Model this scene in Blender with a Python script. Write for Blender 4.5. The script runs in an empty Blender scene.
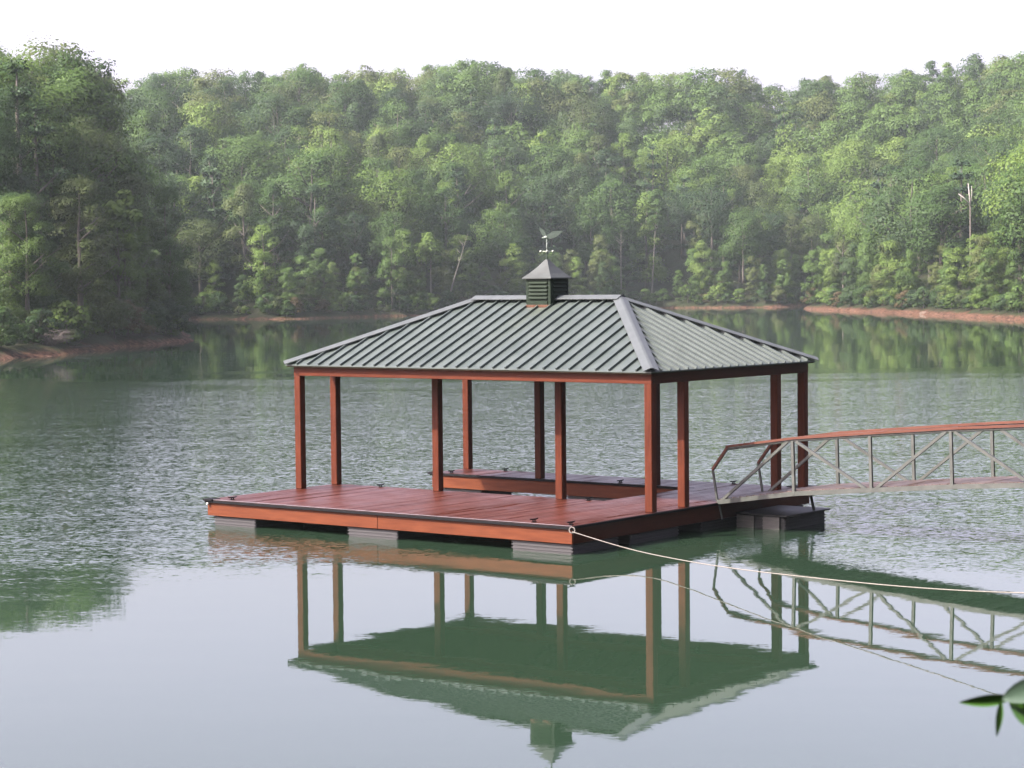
import bpy, bmesh, math, random
import numpy as np
from mathutils import Vector, Matrix
random.seed(7); RNG = np.random.default_rng(7)
sc = bpy.context.scene
COL = sc.collection
rad = math.radians

# ------------------------------------------------------------------ camera
CAM_H = 4.7614
cd = bpy.data.cameras.new('camera'); cam = bpy.data.objects.new('camera', cd); COL.objects.link(cam)
cd.sensor_width = 36.0; cd.lens = 2159.84 / 1024 * 36
cd.clip_start = 0.1; cd.clip_end = 5000
cam.matrix_world = Matrix.Translation((0, 0, CAM_H)) @ Matrix.Rotation(math.pi/2 - .0458, 4, 'X') @ Matrix.Rotation(-.0099, 4, 'Z')
cd.dof.use_dof = True; cd.dof.focus_distance = 42.0; cd.dof.aperture_fstop = 13.0
sc.camera = cam

# ------------------------------------------------------------------ light
SUN_DIR = Vector((-1.045, -.455, 1.0)).normalized()          # towards the sun
w = bpy.data.worlds.new('World'); sc.world = w; w.use_nodes = True
nt = w.node_tree; bg = nt.nodes['Background']
sky = nt.nodes.new('ShaderNodeTexSky'); sky.sky_type = 'NISHITA'; sky.sun_disc = False
sky.sun_elevation = math.asin(SUN_DIR.z); sky.sun_rotation = math.atan2(SUN_DIR.x, SUN_DIR.y)
sky.air_density = 1.0; sky.dust_density = 6.0; sky.ozone_density = 1.6; sky.altitude = 0
hs = nt.nodes.new('ShaderNodeHueSaturation'); hs.inputs['Saturation'].default_value = .48
nt.links.new(sky.outputs[0], hs.inputs['Color']); tint = nt.nodes.new('ShaderNodeMix'); tint.data_type = 'RGBA'; tint.blend_type = 'MULTIPLY'; tint.inputs[0].default_value = 1
tint.inputs[7].default_value = (1.06, .93, 1.08, 1)
nt.links.new(hs.outputs[0], tint.inputs[6]); nt.links.new(tint.outputs[2], bg.inputs[0])
bg.inputs[1].default_value = 0.125
sl = bpy.data.lights.new('sun', 'SUN'); so = bpy.data.objects.new('sun', sl); COL.objects.link(so)
sl.energy = 3.8; sl.angle = rad(1.2); sl.color = (1.0, .93, .82)
so.rotation_euler = SUN_DIR.to_track_quat('Z', 'Y').to_euler()
sc.view_settings.view_transform = 'Standard'; sc.view_settings.look = 'None'
sc.view_settings.gamma = 1; sc.view_settings.use_curve_mapping = False
sc.view_settings.exposure = 2.25

# ------------------------------------------------------------------ node helpers
def mat(name):
    m = bpy.data.materials.new(name); m.use_nodes = True
    n = m.node_tree; b = n.nodes['Principled BSDF']
    return m, n, b
def nd(n, t, **kw):
    x = n.nodes.new(t)
    for k, v in kw.items(): setattr(x, k, v)
    return x
def ramp(n, fac, stops):
    r = nd(n, 'ShaderNodeValToRGB'); e = r.color_ramp.elements
    e[0].position, e[0].color = stops[0][0], (*stops[0][1], 1); e[1].position, e[1].color = stops[-1][0], (*stops[-1][1], 1)
    for p, c in stops[1:-1]:
        q = e.new(p); q.color = (*c, 1)
    n.links.new(fac, r.inputs[0]); return r.outputs[0]
def noise(n, vec, scale, detail=3, rough=.55, out='Fac'):
    x = nd(n, 'ShaderNodeTexNoise'); x.inputs['Scale'].default_value = scale
    x.inputs['Detail'].default_value = detail; x.inputs['Roughness'].default_value = rough
    if vec is not None: n.links.new(vec, x.inputs['Vector'])
    return x.outputs[out]
def mapping(n, scale, src='Object'):
    tc = nd(n, 'ShaderNodeTexCoord'); mp = nd(n, 'ShaderNodeMapping'); mp.inputs['Scale'].default_value = scale
    n.links.new(tc.outputs[src], mp.inputs['Vector']); return mp.outputs[0]
def math_(n, op, a, b=None, c=None, clamp=False):
    x = nd(n, 'ShaderNodeMath', operation=op); x.use_clamp = clamp
    for i, v in enumerate((a, b, c)):
        if v is None: continue
        if isinstance(v, (int, float)): x.inputs[i].default_value = v
        else: n.links.new(v, x.inputs[i])
    return x.outputs[0]
def vmath(n, op, a, b=None):
    x = nd(n, 'ShaderNodeVectorMath', operation=op)
    for i, v in enumerate((a, b)):
        if v is None: continue
        if isinstance(v, (tuple, list)): x.inputs[i].default_value = v
        elif isinstance(v, (int, float)): x.inputs[3 if op == 'SCALE' else i].default_value = v
        else:
            n.links.new(v, x.inputs[3 if (op == 'SCALE' and i == 1) else i])
    return x.outputs[0]
def mixc(n, f, a, b, mode='MIX'):
    x = nd(n, 'ShaderNodeMix', data_type='RGBA', blend_type=mode)
    for i, v in ((0, f), (6, a), (7, b)):
        if isinstance(v, (int, float)): x.inputs[i].default_value = v
        elif isinstance(v, tuple): x.inputs[i].default_value = (*v, 1)
        else: n.links.new(v, x.inputs[i])
    return x.outputs[2]
def simple(name, lo, hi, scale=6, rough=.6, metal=0., stretch=(1, 1, 1), bump=0., spec=.5):
    m, n, b = mat(name)
    v = mapping(n, stretch); f = noise(n, v, scale, 4)
    n.links.new(ramp(n, f, [(.3, lo), (.7, hi)]), b.inputs['Base Color'])
    b.inputs['Roughness'].default_value = rough; b.inputs['Metallic'].default_value = metal
    b.inputs['Specular IOR Level'].default_value = spec
    if bump:
        bp = nd(n, 'ShaderNodeBump'); bp.inputs['Strength'].default_value = bump; bp.inputs['Distance'].default_value = .01
        n.links.new(noise(n, v, scale*4, 3), bp.inputs['Height']); n.links.new(bp.outputs[0], b.inputs['Normal'])
    return m
# ------------------------------------------------------------------ materials
def wood(name, lo, hi, stretch, rough, plank=None, coat=0.):
    m, n, b = mat(name)
    if not plank: b.inputs['Specular IOR Level'].default_value = .2
    v = mapping(n, stretch); f = noise(n, v, 3.0, 6, .65)
    col = ramp(n, f, [(.28, lo), (.72, hi)])
    tc = nd(n, 'ShaderNodeTexCoord')
    big = noise(n, tc.outputs['Object'], .9, 3)
    col = mixc(n, math_(n, 'MULTIPLY', big, .45), col, tuple(c*.45 for c in lo))
    if plank:
        sx = nd(n, 'ShaderNodeSeparateXYZ'); n.links.new(tc.outputs['Object'], sx.inputs[0])
        idx = math_(n, 'FLOOR', math_(n, 'DIVIDE', sx.outputs[0], plank))
        wn = nd(n, 'ShaderNodeTexWhiteNoise', noise_dimensions='1D'); n.links.new(idx, wn.inputs['W'])
        hv = nd(n, 'ShaderNodeHueSaturation'); n.links.new(col, hv.inputs['Color'])
        n.links.new(math_(n, 'MULTIPLY_ADD', wn.outputs['Value'], .55, .72), hv.inputs['Value'])
        col = hv.outputs[0]
        st = noise(n, tc.outputs['Object'], 1.6, 4)
        n.links.new(math_(n, 'MULTIPLY_ADD', st, .35, rough-.17), b.inputs['Roughness'])
        sn = noise(n, mapping(n, (5, .5, 1)), 1.5, 4, .65)
        sv = math_(n, 'MULTIPLY_ADD', math_(n, 'ADD', math_(n, 'MULTIPLY', wn.outputs['Value'], .5), math_(n, 'MULTIPLY_ADD', sn, 1.8, -.75)), .55, .0, clamp=True)
        n.links.new(sv, b.inputs['Specular IOR Level'])
    else:
        b.inputs['Roughness'].default_value = rough
    n.links.new(col, b.inputs['Base Color'])
    b.inputs['Specular IOR Level'].default_value = .35 if plank else .08
    bp = nd(n, 'ShaderNodeBump'); bp.inputs['Strength'].default_value = .25; bp.inputs['Distance'].default_value = .006
    n.links.new(f, bp.inputs['Height']); n.links.new(bp.outputs[0], b.inputs['Normal'])
    return m
M = {}
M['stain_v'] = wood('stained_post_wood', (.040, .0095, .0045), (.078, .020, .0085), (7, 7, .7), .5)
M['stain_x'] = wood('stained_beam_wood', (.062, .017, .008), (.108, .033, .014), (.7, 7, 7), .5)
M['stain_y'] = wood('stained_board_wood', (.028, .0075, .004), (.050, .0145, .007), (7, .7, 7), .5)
M['deck'] = wood('stained_deck_wood', (.038, .0085, .0045), (.07, .017, .0085), (9, .8, 4), .40, plank=.146)
M['ceiling'] = wood('ceiling_wood', (.03, .024, .014), (.05, .04, .025), (5, 1, 5), .8)
M['black'] = simple('black_rubber', (.003, .003, .0035), (.006, .006, .007), 8, .7, spec=.1)
M['edge_shine'] = simple('painted_edge_shine', (.10, .09, .10), (.16, .15, .16), 5, .4, .3)
M['float'] = simple('grey_float_plastic', (.009, .008, .009), (.015, .014, .015), 4, .6, 0, (1, 1, 6), .3)
M['pont'] = simple('dark_float_plastic', (.005, .006, .0055), (.010, .011, .010), 4, .6, 0, (1, 1, 6), .3)
M['pont_sunlit'] = simple('sunlit_float_plastic', (.05, .05, .044), (.08, .076, .066), 5, .6, 0, (1, 1, 8), .3)  # sunlight on the pontoon front put into this paler colour
M['galv'] = simple('galvanised_steel', (.034, .038, .033), (.056, .06, .052), 5, .5, .35)
M['railwood'] = wood('rail_cap_wood', (.065, .025, .018), (.10, .045, .032), (.7, 7, 7), .5)
M['treads'] = wood('gangway_board_wood', (.045, .03, .024), (.068, .047, .038), (6, 1, 5), .5, plank=.146)
M['copper'] = simple('copper_flashing', (.05, .02, .009), (.08, .034, .016), 9, .4, .5)
M['vane'] = simple('verdigris_copper', (.03, .046, .034), (.06, .08, .062), 30, .5, .0)
M['vaneball'] = simple('pale_vane_metal', (.12, .14, .11), (.2, .22, .18), 30, .4, .2)
M['white'] = simple('white_plastic', (.4, .4, .38), (.5, .5, .48), 20, .3)
M['rope'] = simple('white_rope_fibre', (.08, .072, .063), (.14, .128, .112), 60, .9)
M['cupola'] = simple('green_painted_metal', (.004, .009, .004), (.007, .014, .007), 6, .6, .0, spec=.15)
def roof_mat():
    m, n, b = mat('green_grey_metal_roofing')
    tc = nd(n, 'ShaderNodeTexCoord'); v = mapping(n, (1, 1, 1)); f = noise(n, v, 2.2, 5, .6)
    c = ramp(n, f, [(.3, (.034, .045, .040)), (.7, (.050, .063, .057))])
    # weathering stain on the panels down-slope of the cupola
    sx = nd(n, 'ShaderNodeSeparateXYZ'); n.links.new(tc.outputs['Object'], sx.inputs[0])
    d = math_(n, 'ABSOLUTE', math_(n, 'ADD', sx.outputs[0], 4.45))
    mk = math_(n, 'SUBTRACT', 1.0, math_(n, 'DIVIDE', d, .55), clamp=True)
    up = math_(n, 'DIVIDE', math_(n, 'SUBTRACT', sx.outputs[2], 3.5), .8, clamp=True)
    k = math_(n, 'MULTIPLY', math_(n, 'MULTIPLY', mk, up), math_(n, 'MULTIPLY', f, 1.5), clamp=True)
    c = mixc(n, math_(n, 'MULTIPLY', k, .5), c, (.045, .055, .03))
    n.links.new(c, b.inputs['Base Color'])
    b.inputs['Metallic'].default_value = .15
    n.links.new(math_(n, 'MULTIPLY_ADD', f, .25, .33), b.inputs['Roughness'])
    return m
M['roof'] = roof_mat()
M['cap'] = simple('pale_roof_flashing', (.042, .049, .049), (.055, .063, .064), 4, .55, .1, spec=.3)
def leaf_mat(name, lo, mid, hi, trans=.3, scale=.35):
    m, n, b = mat(name)
    gm = nd(n, 'ShaderNodeNewGeometry'); oi = nd(n, 'ShaderNodeObjectInfo')
    f = noise(n, gm.outputs['Position'], scale, 3, .6)
    g = noise(n, gm.outputs['Position'], 2.6, 1)
    s = math_(n, 'ADD', math_(n, 'MULTIPLY', f, .55), math_(n, 'ADD', math_(n, 'MULTIPLY', g, .05), math_(n, 'MULTIPLY', oi.outputs['Random'], .42)))
    c = ramp(n, s, [(.32, lo), (.56, mid), (.82, hi)])
    n.links.new(c, b.inputs['Base Color']); b.inputs['Roughness'].default_value = .6
    b.inputs['Specular IOR Level'].default_value = .12
    at = nd(n, 'ShaderNodeAttribute'); at.attribute_name = 'clump_normal'
    vt = nd(n, 'ShaderNodeVectorTransform', vector_type='NORMAL', convert_from='OBJECT', convert_to='WORLD'); n.links.new(at.outputs['Vector'], vt.inputs[0])
    nn = vmath(n, 'NORMALIZE', vmath(n, 'ADD', vmath(n, 'SCALE', gm.outputs['Normal'], .45), vt.outputs[0]))
    n.links.new(nn, b.inputs['Normal'])
    tr = nd(n, 'ShaderNodeBsdfTranslucent'); mx = nd(n, 'ShaderNodeMixShader'); mx.inputs[0].default_value = trans
    n.links.new(mixc(n, .5, c, (.045, .07, .01), 'MIX'), tr.inputs['Color'])
    n.links.new(b.outputs[0], mx.inputs[1]); n.links.new(tr.outputs[0], mx.inputs[2])
    n.links.new(mx.outputs[0], n.nodes['Material Output'].inputs['Surface'])
    return m
LEAF = {
 'mid green':   leaf_mat('mid_green_leaves', (.018, .038, .011), (.036, .068, .017), (.065, .108, .026)),
 'dark green':  leaf_mat('dark_green_leaves', (.012, .025, .011), (.022, .043, .016), (.038, .064, .022)),
 'yellow-green': leaf_mat('yellow_green_leaves', (.035, .062, .013), (.06, .1, .02), (.095, .14, .032)),
 'olive green': leaf_mat('olive_green_leaves', (.028, .042, .014), (.046, .062, .019), (.07, .086, .028)),
 'russet':      leaf_mat('russet_leaves', (.038, .028, .015), (.06, .044, .022), (.09, .065, .035)),
}
M['needle'] = leaf_mat('pine_needles', (.012, .026, .012), (.021, .042, .018), (.036, .062, .026), .15)
M['bark'] = simple('grey_brown_bark', (.03, .025, .02), (.06, .05, .04), 3, .9, 0, (4, 4, .6))
M['palebark'] = simple('pale_grey_bark', (.07, .063, .053), (.12, .11, .09), 3, .9, 0, (4, 4, .6))
M['deadwood'] = simple('bleached_dead_wood', (.17, .155, .14), (.26, .24, .22), 3, .9)
M['twig'] = simple('grey_dead_twigs', (.032, .025, .021), (.055, .045, .038), 3, .9)
M['rock'] = simple('pale_tan_rock', (.06, .038, .025), (.10, .07, .05), 2, .9, 0, (1, 1, 1), .8)

# ------------------------------------------------------------------ mesh helpers
class MB:
    def __init__(s): s.v = []; s.f = []; s.m = []; s.mi = 0
    def add(s, vs, fs):
        o = len(s.v); s.v += [tuple(p) for p in vs]; s.f += [tuple(i+o for i in f) for f in fs]; s.m += [s.mi]*len(fs); return s
    def box(s, a, b, ch=0.0):
        (x0, y0, z0), (x1, y1, z1) = a, b
        if ch <= 0:
            v = [(x, y, z) for z in (z0, z1) for y in (y0, y1) for x in (x0, x1)]
            return s.add(v, [(0, 2, 3, 1), (4, 5, 7, 6), (0, 1, 5, 4), (2, 6, 7, 3), (0, 4, 6, 2), (1, 3, 7, 5)])
        bm = bmesh.new(); bmesh.ops.create_cube(bm, size=1)
        for q in bm.verts: q.co = Vector(((x0+x1)/2+q.co.x*(x1-x0), (y0+y1)/2+q.co.y*(y1-y0), (z0+z1)/2+q.co.z*(z1-z0)))
        bmesh.ops.bevel(bm, geom=bm.edges[:], offset=ch, segments=1, affect='EDGES')
        bm.verts.index_update(); s.add([q.co[:] for q in bm.verts], [tuple(q.index for q in f.verts) for f in bm.faces]); bm.free(); return s
    def bar(s, p, q, w, h, up=(0, 0, 1)):      # rectangular bar, sitting centred on p->q
        p, q = Vector(p), Vector(q); d = (q-p).normalized(); sd = d.cross(Vector(up)).normalized(); u = sd.cross(d)
        v = [c + sd*a*w/2 + u*b*h/2 for c in (p, q) for a, b in ((-1, -1), (1, -1), (1, 1), (-1, 1))]
        return s.add([x[:] for x in v], [(0, 1, 2, 3), (7, 6, 5, 4), (0, 4, 5, 1), (1, 5, 6, 2), (2, 6, 7, 3), (3, 7, 4, 0)])
    def tube(s, pts, rr, n=8, caps=True):
        pts = [Vector(p) for p in pts]; rings = []
        for i, p in enumerate(pts):
            d = (pts[min(i+1, len(pts)-1)] - pts[max(i-1, 0)]).normalized()
            a = d.cross(Vector((0, 0, 1)) if abs(d.z) < .9 else Vector((1, 0, 0))).normalized(); b = d.cross(a)
            r = rr[i] if hasattr(rr, '__len__') else rr
            rings.append([(p + a*math.cos(2*math.pi*k/n)*r + b*math.sin(2*math.pi*k/n)*r)[:] for k in range(n)])
        f = [(i*n+k, i*n+(k+1) % n, (i+1)*n+(k+1) % n, (i+1)*n+k) for i in range(len(pts)-1) for k in range(n)]
        if caps: f += [tuple(range(n-1, -1, -1)), tuple((len(pts)-1)*n+k for k in range(n))]
        return s.add([v for r in rings for v in r], f)
    def ball(s, c, r, sc_=(1, 1, 1), n=10, m=7):
        v = []; f = []
        for j in range(m+1):
            t = math.pi*j/m
            for k in range(n):
                a = 2*math.pi*k/n
                v.append((c[0]+r*sc_[0]*math.sin(t)*math.cos(a), c[1]+r*sc_[1]*math.sin(t)*math.sin(a), c[2]+r*sc_[2]*math.cos(t)))
        for j in range(m):
            for k in range(n): f.append((j*n+k, (j+1)*n+k, (j+1)*n+(k+1) % n, j*n+(k+1) % n))
        return s.add(v, f)
    def build(s, name, mats, parent=None, smooth=False):
        me = bpy.data.meshes.new(name); me.from_pydata(s.v, [], s.f); 
        for m_ in (mats if isinstance(mats, (list, tuple)) else [mats]): me.materials.append(m_)
        me.polygons.foreach_set('material_index', s.m)
        if smooth: me.polygons.foreach_set('use_smooth', [True]*len(s.f))
        me.update(); return link(name, me, parent)
def link(name, me, parent=None):
    o = bpy.data.objects.new(name, me); COL.objects.link(o)
    if parent: o.parent = parent
    return o
def tag(o, label=None, cat=None, group=None, kind=None):
    if label: o['label'] = label
    if cat: o['category'] = cat
    if group: o['group'] = group
    if kind: o['kind'] = kind
    return o
def empty(name, loc, rz=0., label=None, cat=None, group=None):
    o = bpy.data.objects.new(name, None); COL.objects.link(o); o.location = loc; o.rotation_euler = (0, 0, rz)
    o.empty_display_size = .3
    return tag(o, label, cat, group)
def npmesh(name, V, F, mats, mi=None):
    me = bpy.data.meshes.new(name); k = F.shape[1]
    me.vertices.add(len(V)); me.vertices.foreach_set('co', V.astype(np.float32).ravel())
    me.loops.add(F.size); me.loops.foreach_set('vertex_index', F.astype(np.int32).ravel())
    me.polygons.add(len(F)); me.polygons.foreach_set('loop_start', np.arange(0, F.size, k, dtype=np.int32))
    me.polygons.foreach_set('loop_total', np.full(len(F), k, dtype=np.int32))
    for m_ in mats: me.materials.append(m_)
    if mi is not None: me.polygons.foreach_set('material_index', mi.astype(np.int32))
    me.update(calc_edges=True); me.validate(); return me

# ------------------------------------------------------------------ terrain
F_ = 2159.84
def pt(x, d): return ((x-512)/F_*d, d)
SHORE = [(-420, 100), (-150, 112), pt(-60, 137), pt(0, 147), pt(76, 160), pt(114, 173), pt(160, 185), pt(186, 193),
         pt(190, 200), pt(182, 225), pt(150, 262), pt(120, 300), pt(150, 322), pt(203, 326), pt(293, 321), pt(369, 336), pt(444, 351),
         pt(550, 390), pt(662, 420), pt(727, 411), pt(790, 411), pt(800, 425), pt(830, 445), pt(838, 430), pt(815, 400), pt(803, 381), pt(845, 350), pt(893, 321),
         pt(950, 290), pt(1007, 260), pt(1060, 245), pt(1200, 225), (105, 190), (70, 120), (34, 62), (19, 44), (14.2, 35), (12.5, 26), (8, 17), (0, 12), (-20, 7), (-120, -10), (-420, -20)]
S_ = np.array(SHORE)
def sdist(X, Y):          # + on land, - in the lake
    X = np.asarray(X, float); Y = np.asarray(Y, float); best = np.full(X.shape, 1e9); inside = np.zeros(X.shape, bool)
    n = len(S_)
    for i in range(n):
        a, b = S_[i], S_[(i+1) % n]; ab = b-a
        t = np.clip(((X-a[0])*ab[0]+(Y-a[1])*ab[1])/(ab@ab), 0, 1)
        best = np.minimum(best, (X-a[0]-t*ab[0])**2+(Y-a[1]-t*ab[1])**2)
        c = (a[1] > Y) != (b[1] > Y)
        inside ^= c & (X < (b[0]-a[0])*(Y-a[1])/(b[1]-a[1]+1e-12)+a[0])
    return np.where(inside, -1, 1)*np.sqrt(best)
SKX = [-300, 100, 140, 200, 250, 300, 350, 400, 440, 480, 520, 560, 600, 640, 680, 720, 750, 785, 810, 850, 900, 940, 980, 1024, 1300]
SKY_ = [60, 82, 85, 74, 78, 72, 72, 75, 66, 62, 68, 70, 75, 74, 75, 72, 78, 93, 80, 78, 78, 66, 60, 57, 50]
def hnoise(X, Y):
    return (np.sin(X*.071+1.3)*np.cos(Y*.053+.4)+.6*np.sin(X*.15+Y*.11)+.4*np.sin(X*.31-Y*.23+2))/2
def ground(X, Y):
    X = np.asarray(X, float); Y = np.asarray(Y, float); d = sdist(X, Y)
    yy = np.maximum(Y, 60); xi = 512+F_*X/yy
    d = d + .5*np.sin(X*.9+Y*.4)+.35*np.sin(X*2.1-Y*1.7)
    top = (285-.0099*(xi-512)-np.interp(xi, SKX, SKY_))/F_*yy+CAM_H
    cap = np.clip(top-17, 6, 46)
    cap = np.where((xi < 215) & (Y < 300), np.interp(xi, [60, 200], [5.0, 2.0]), cap)
    cap = np.where(Y < 130, 6, cap)
    bank = np.clip(d/1.5, 0, 1)*.75
    rise = np.clip((d-1.6)/105, 0, 1)
    z = bank + (cap-.75)*(1-(1-rise)**1.5) + np.clip(d/20, 0, 1)*1.2*hnoise(X, Y)
    return np.where(d < 0, np.maximum(d*.35, -2.5), z)
def axis(lo, hi, flo, fhi, s):
    a = list(np.arange(flo, fhi+.01, s)); st = s
    x = fhi
    while x < hi: st *= 1.35; x = min(x+st, hi); a.append(x)
    x = flo; st = s
    while x > lo: st *= 1.35; x = max(x-st, lo); a.insert(0, x)
    return np.array(a)
gx = axis(-440, 440, -85, 125, 1.3); gy = axis(-70, 740, 125, 480, 1.3)
GX, GY = np.meshgrid(gx, gy); GZ = ground(GX, GY)
nx, ny = len(gx), len(gy)
ii = (np.arange(ny-1)[:, None]*nx+np.arange(nx-1)[None, :]).ravel()
me = npmesh('terrain', np.stack([GX.ravel(), GY.ravel(), GZ.ravel()], 1), np.stack([ii, ii+1, ii+nx+1, ii+nx], 1), [])
me.polygons.foreach_set('use_smooth', [True]*len(me.polygons))
def terrain_mat():
    m, n, b = mat('clay_and_forest_floor')
    gm = nd(n, 'ShaderNodeNewGeometry'); sx = nd(n, 'ShaderNodeSeparateXYZ'); n.links.new(gm.outputs['Position'], sx.inputs[0])
    f = noise(n, gm.outputs['Position'], .5, 5, .65); g = noise(n, gm.outputs['Position'], 2.5, 4)
    clay = ramp(n, g, [(.36, (.018, .010, .007)), (.52, (.065, .032, .019)), (.72, (.115, .07, .048))])
    floor = ramp(n, f, [(.35, (.016, .014, .008)), (.6, (.016, .022, .008)), (.8, (.028, .024, .013))])
    hz = math_(n, 'ADD', sx.outputs[2], math_(n, 'MULTIPLY_ADD', f, 1.2, -.6))
    side = math_(n, 'MULTIPLY_ADD', math_(n, 'DIVIDE', math_(n, 'SUBTRACT', sx.outputs[0], 47), 6, clamp=True), .16, .15)
    dist_ = math_(n, 'MULTIPLY', math_(n, 'GREATER_THAN', sx.outputs[1], 270), math_(n, 'LESS_THAN', sx.outputs[0], 48))
    side = math_(n, 'MULTIPLY_ADD', dist_, -.16, side)
    k = math_(n, 'MULTIPLY', math_(n, 'SUBTRACT', hz, side), 2.5, clamp=True)
    bpn = nd(n, 'ShaderNodeBump'); bpn.inputs['Strength'].default_value = .9; bpn.inputs['Distance'].default_value = .5
    n.links.new(noise(n, gm.outputs['Position'], 1.1, 6, .7), bpn.inputs['Height']); n.links.new(bpn.outputs[0], b.inputs['Normal'])
    n.links.new(mixc(n, k, clay, floor), b.inputs['Base Color']); b.inputs['Roughness'].default_value = .95
    b.inputs['Specular IOR Level'].default_value = .1
    return m
me.materials.append(terrain_mat())
tag(link('terrain', me), kind='structure')

# ------------------------------------------------------------------ water
def water_mat():
    m, n, b = mat('green_lake_water')
    gm = nd(n, 'ShaderNodeNewGeometry'); pos = gm.outputs['Position']
    sx = nd(n, 'ShaderNodeSeparateXYZ'); n.links.new(pos, sx.inputs[0])
    def mp(s):
        q = nd(n, 'ShaderNodeMapping'); q.inputs['Scale'].default_value = s; n.links.new(pos, q.inputs['Vector']); return q.outputs[0]
    # breeze patch: ripples between the sheltered near water and the calm far water
    wob = noise(n, mp((.06, .16, 1)), 1.0, 3, .6); wob2 = noise(n, mp((.25, .7, 1)), 1.0, 3, .6)
    yy = math_(n, 'ADD', sx.outputs[1], math_(n, 'ADD', math_(n, 'MULTIPLY_ADD', wob, 12, -6), math_(n, 'MULTIPLY_ADD', wob2, 5, -2.5)))
    yn = math_(n, 'ADD', yy, math_(n, 'MULTIPLY', math_(n, 'ABSOLUTE', math_(n, 'SUBTRACT', sx.outputs[0], 1.5)), .5))
    near = nd(n, 'ShaderNodeMapRange', interpolation_type='SMOOTHSTEP'); n.links.new(yn, near.inputs[0])
    near.inputs[1].default_value = 33; near.inputs[2].default_value = 47
    yf = math_(n, 'ADD', math_(n, 'MULTIPLY', yy, 1.0), math_(n, 'MULTIPLY', math_(n, 'MULTIPLY_ADD', wob, 40, -20), 1.0))
    far = nd(n, 'ShaderNodeMapRange', interpolation_type='SMOOTHSTEP'); n.links.new(yf, far.inputs[0])
    far.inputs[1].default_value = 98; far.inputs[2].default_value = 122; far.inputs[3].default_value = 1; far.inputs[4].default_value = 0.0
    mask = math_(n, 'MULTIPLY', math_(n, 'POWER', near.outputs[0], 1.5), far.outputs[0])
    patch = noise(n, mp((.12, .3, 1)), 1.0, 3, .6)
    mask = math_(n, 'MULTIPLY', mask, math_(n, 'MULTIPLY_ADD', patch, .9, .55))
    amp = math_(n, 'MULTIPLY_ADD', mask, .46, .008)
    c1 = noise(n, mp((9.0, 22.0, 1)), 1.0, 2, .6, 'Color')
    c2 = noise(n, mp((.5, 1.7, 1)), 1.0, 2, .5, 'Color')
    c = vmath(n, 'ADD', vmath(n, 'SCALE', vmath(n, 'SUBTRACT', c1, (.5, .5, .5)), amp),
              vmath(n, 'SCALE', vmath(n, 'SUBTRACT', c2, (.5, .5, .5)), math_(n, 'MULTIPLY_ADD', mask, .05, .009)))
    c3 = noise(n, mp((3.2, 7.0, 1)), 1.0, 2, .5, 'Color')
    c = vmath(n, 'ADD', c, vmath(n, 'SCALE', vmath(n, 'SUBTRACT', c3, (.5, .5, .5)), math_(n, 'MULTIPLY', mask, .14)))
    c = vmath(n, 'MULTIPLY', c, (.6, 1.0, 0))
    nrm = vmath(n, 'NORMALIZE', vmath(n, 'ADD', c, (0, 0, 1)))
    body = mixc(n, noise(n, pos, .05, 2), (.010, .021, .012), (.013, .026, .015))
    n.links.new(body, b.inputs['Base Color'])
    b.inputs['Roughness'].default_value = .02; b.inputs['IOR'].default_value = 1.333
    n.links.new(nrm, b.inputs['Normal'])
    return m
wm = MB(); wm.add([(-438, -60, 0), (438, -60, 0), (438, 500, 0), (-438, 500, 0)], [(0, 1, 2, 3)])
tag(wm.build('water', water_mat()), kind='structure')

# ------------------------------------------------------------------ covered dock  (local x = to the right end, y = away from the front edge)
TH = .6543; P0 = (1.0261, 37.7921)
W = 9.0938; ZD = .5172; ZB = 2.905; ZE = 3.14; ZR = 4.44; VA, VB, VC, VD = 2.6757, 3.7867, 7.2226, 8.3102
DE = VD+.12; W2 = 2.0; IN1 = VB+.16; IN2 = VC-.12
dock = empty('covered_boat_dock', (P0[0], P0[1], 0), -TH,
             'red-brown stained floating dock under a grey-green metal hip roof with cupola', 'boat dock')
mb = MB(); x = -W
while x < -.01:                                            # deck boards, running front to back
    x1 = min(x+.146, 0); a, b_ = x+.006, x1-.006
    if x1 <= -W2:
        mb.box((a, .0, ZD-.03), (b_, IN1, ZD), .003); mb.box((a, IN2, ZD-.03), (b_, DE, ZD), .003)
    else:
        mb.box((a, .0, ZD-.03), (b_, IN1-.004, ZD), .003); mb.box((a, IN1+.004, ZD-.03), (b_, IN2-.004, ZD), .003); mb.box((a, IN2+.004, ZD-.03), (b_, DE, ZD), .003)
    x = x1
mb.build('deck_boards', M['deck'], dock)
ft, fb = ZD-.034, .19
def fascia(a, b_, m): q = MB(); q.box(a, b_, .006); return q.build('fascia_board', m, dock)
fascia((-W+.02, .03, fb), (-W/2-.004, .075, ft), M['stain_x']); fascia((-W/2+.004, .03, fb), (-.02, .075, ft), M['stain_x'])
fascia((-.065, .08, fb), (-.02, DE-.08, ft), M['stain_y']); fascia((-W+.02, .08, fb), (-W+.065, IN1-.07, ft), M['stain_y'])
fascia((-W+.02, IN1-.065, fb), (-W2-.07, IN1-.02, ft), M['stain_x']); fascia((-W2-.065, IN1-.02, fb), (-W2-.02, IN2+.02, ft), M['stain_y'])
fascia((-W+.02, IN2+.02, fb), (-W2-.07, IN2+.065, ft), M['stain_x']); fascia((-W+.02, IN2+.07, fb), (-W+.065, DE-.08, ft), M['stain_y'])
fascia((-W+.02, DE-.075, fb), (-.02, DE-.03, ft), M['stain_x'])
def strip(name, a, b_, m): q = MB(); q.box(a, b_, .004); return q.build(name, m, dock)
strip('rubber_bumper', (-W-.01, -.028, ft-.03), (.01, -.002, ZD-.014), M['black'])
strip('edge_shine_strip', (-W-.01, -.012, ZD-.004), (.01, .004, ZD+.005), M['edge_shine'])  # pale strip stands in for sunlight along the plank edge
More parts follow.
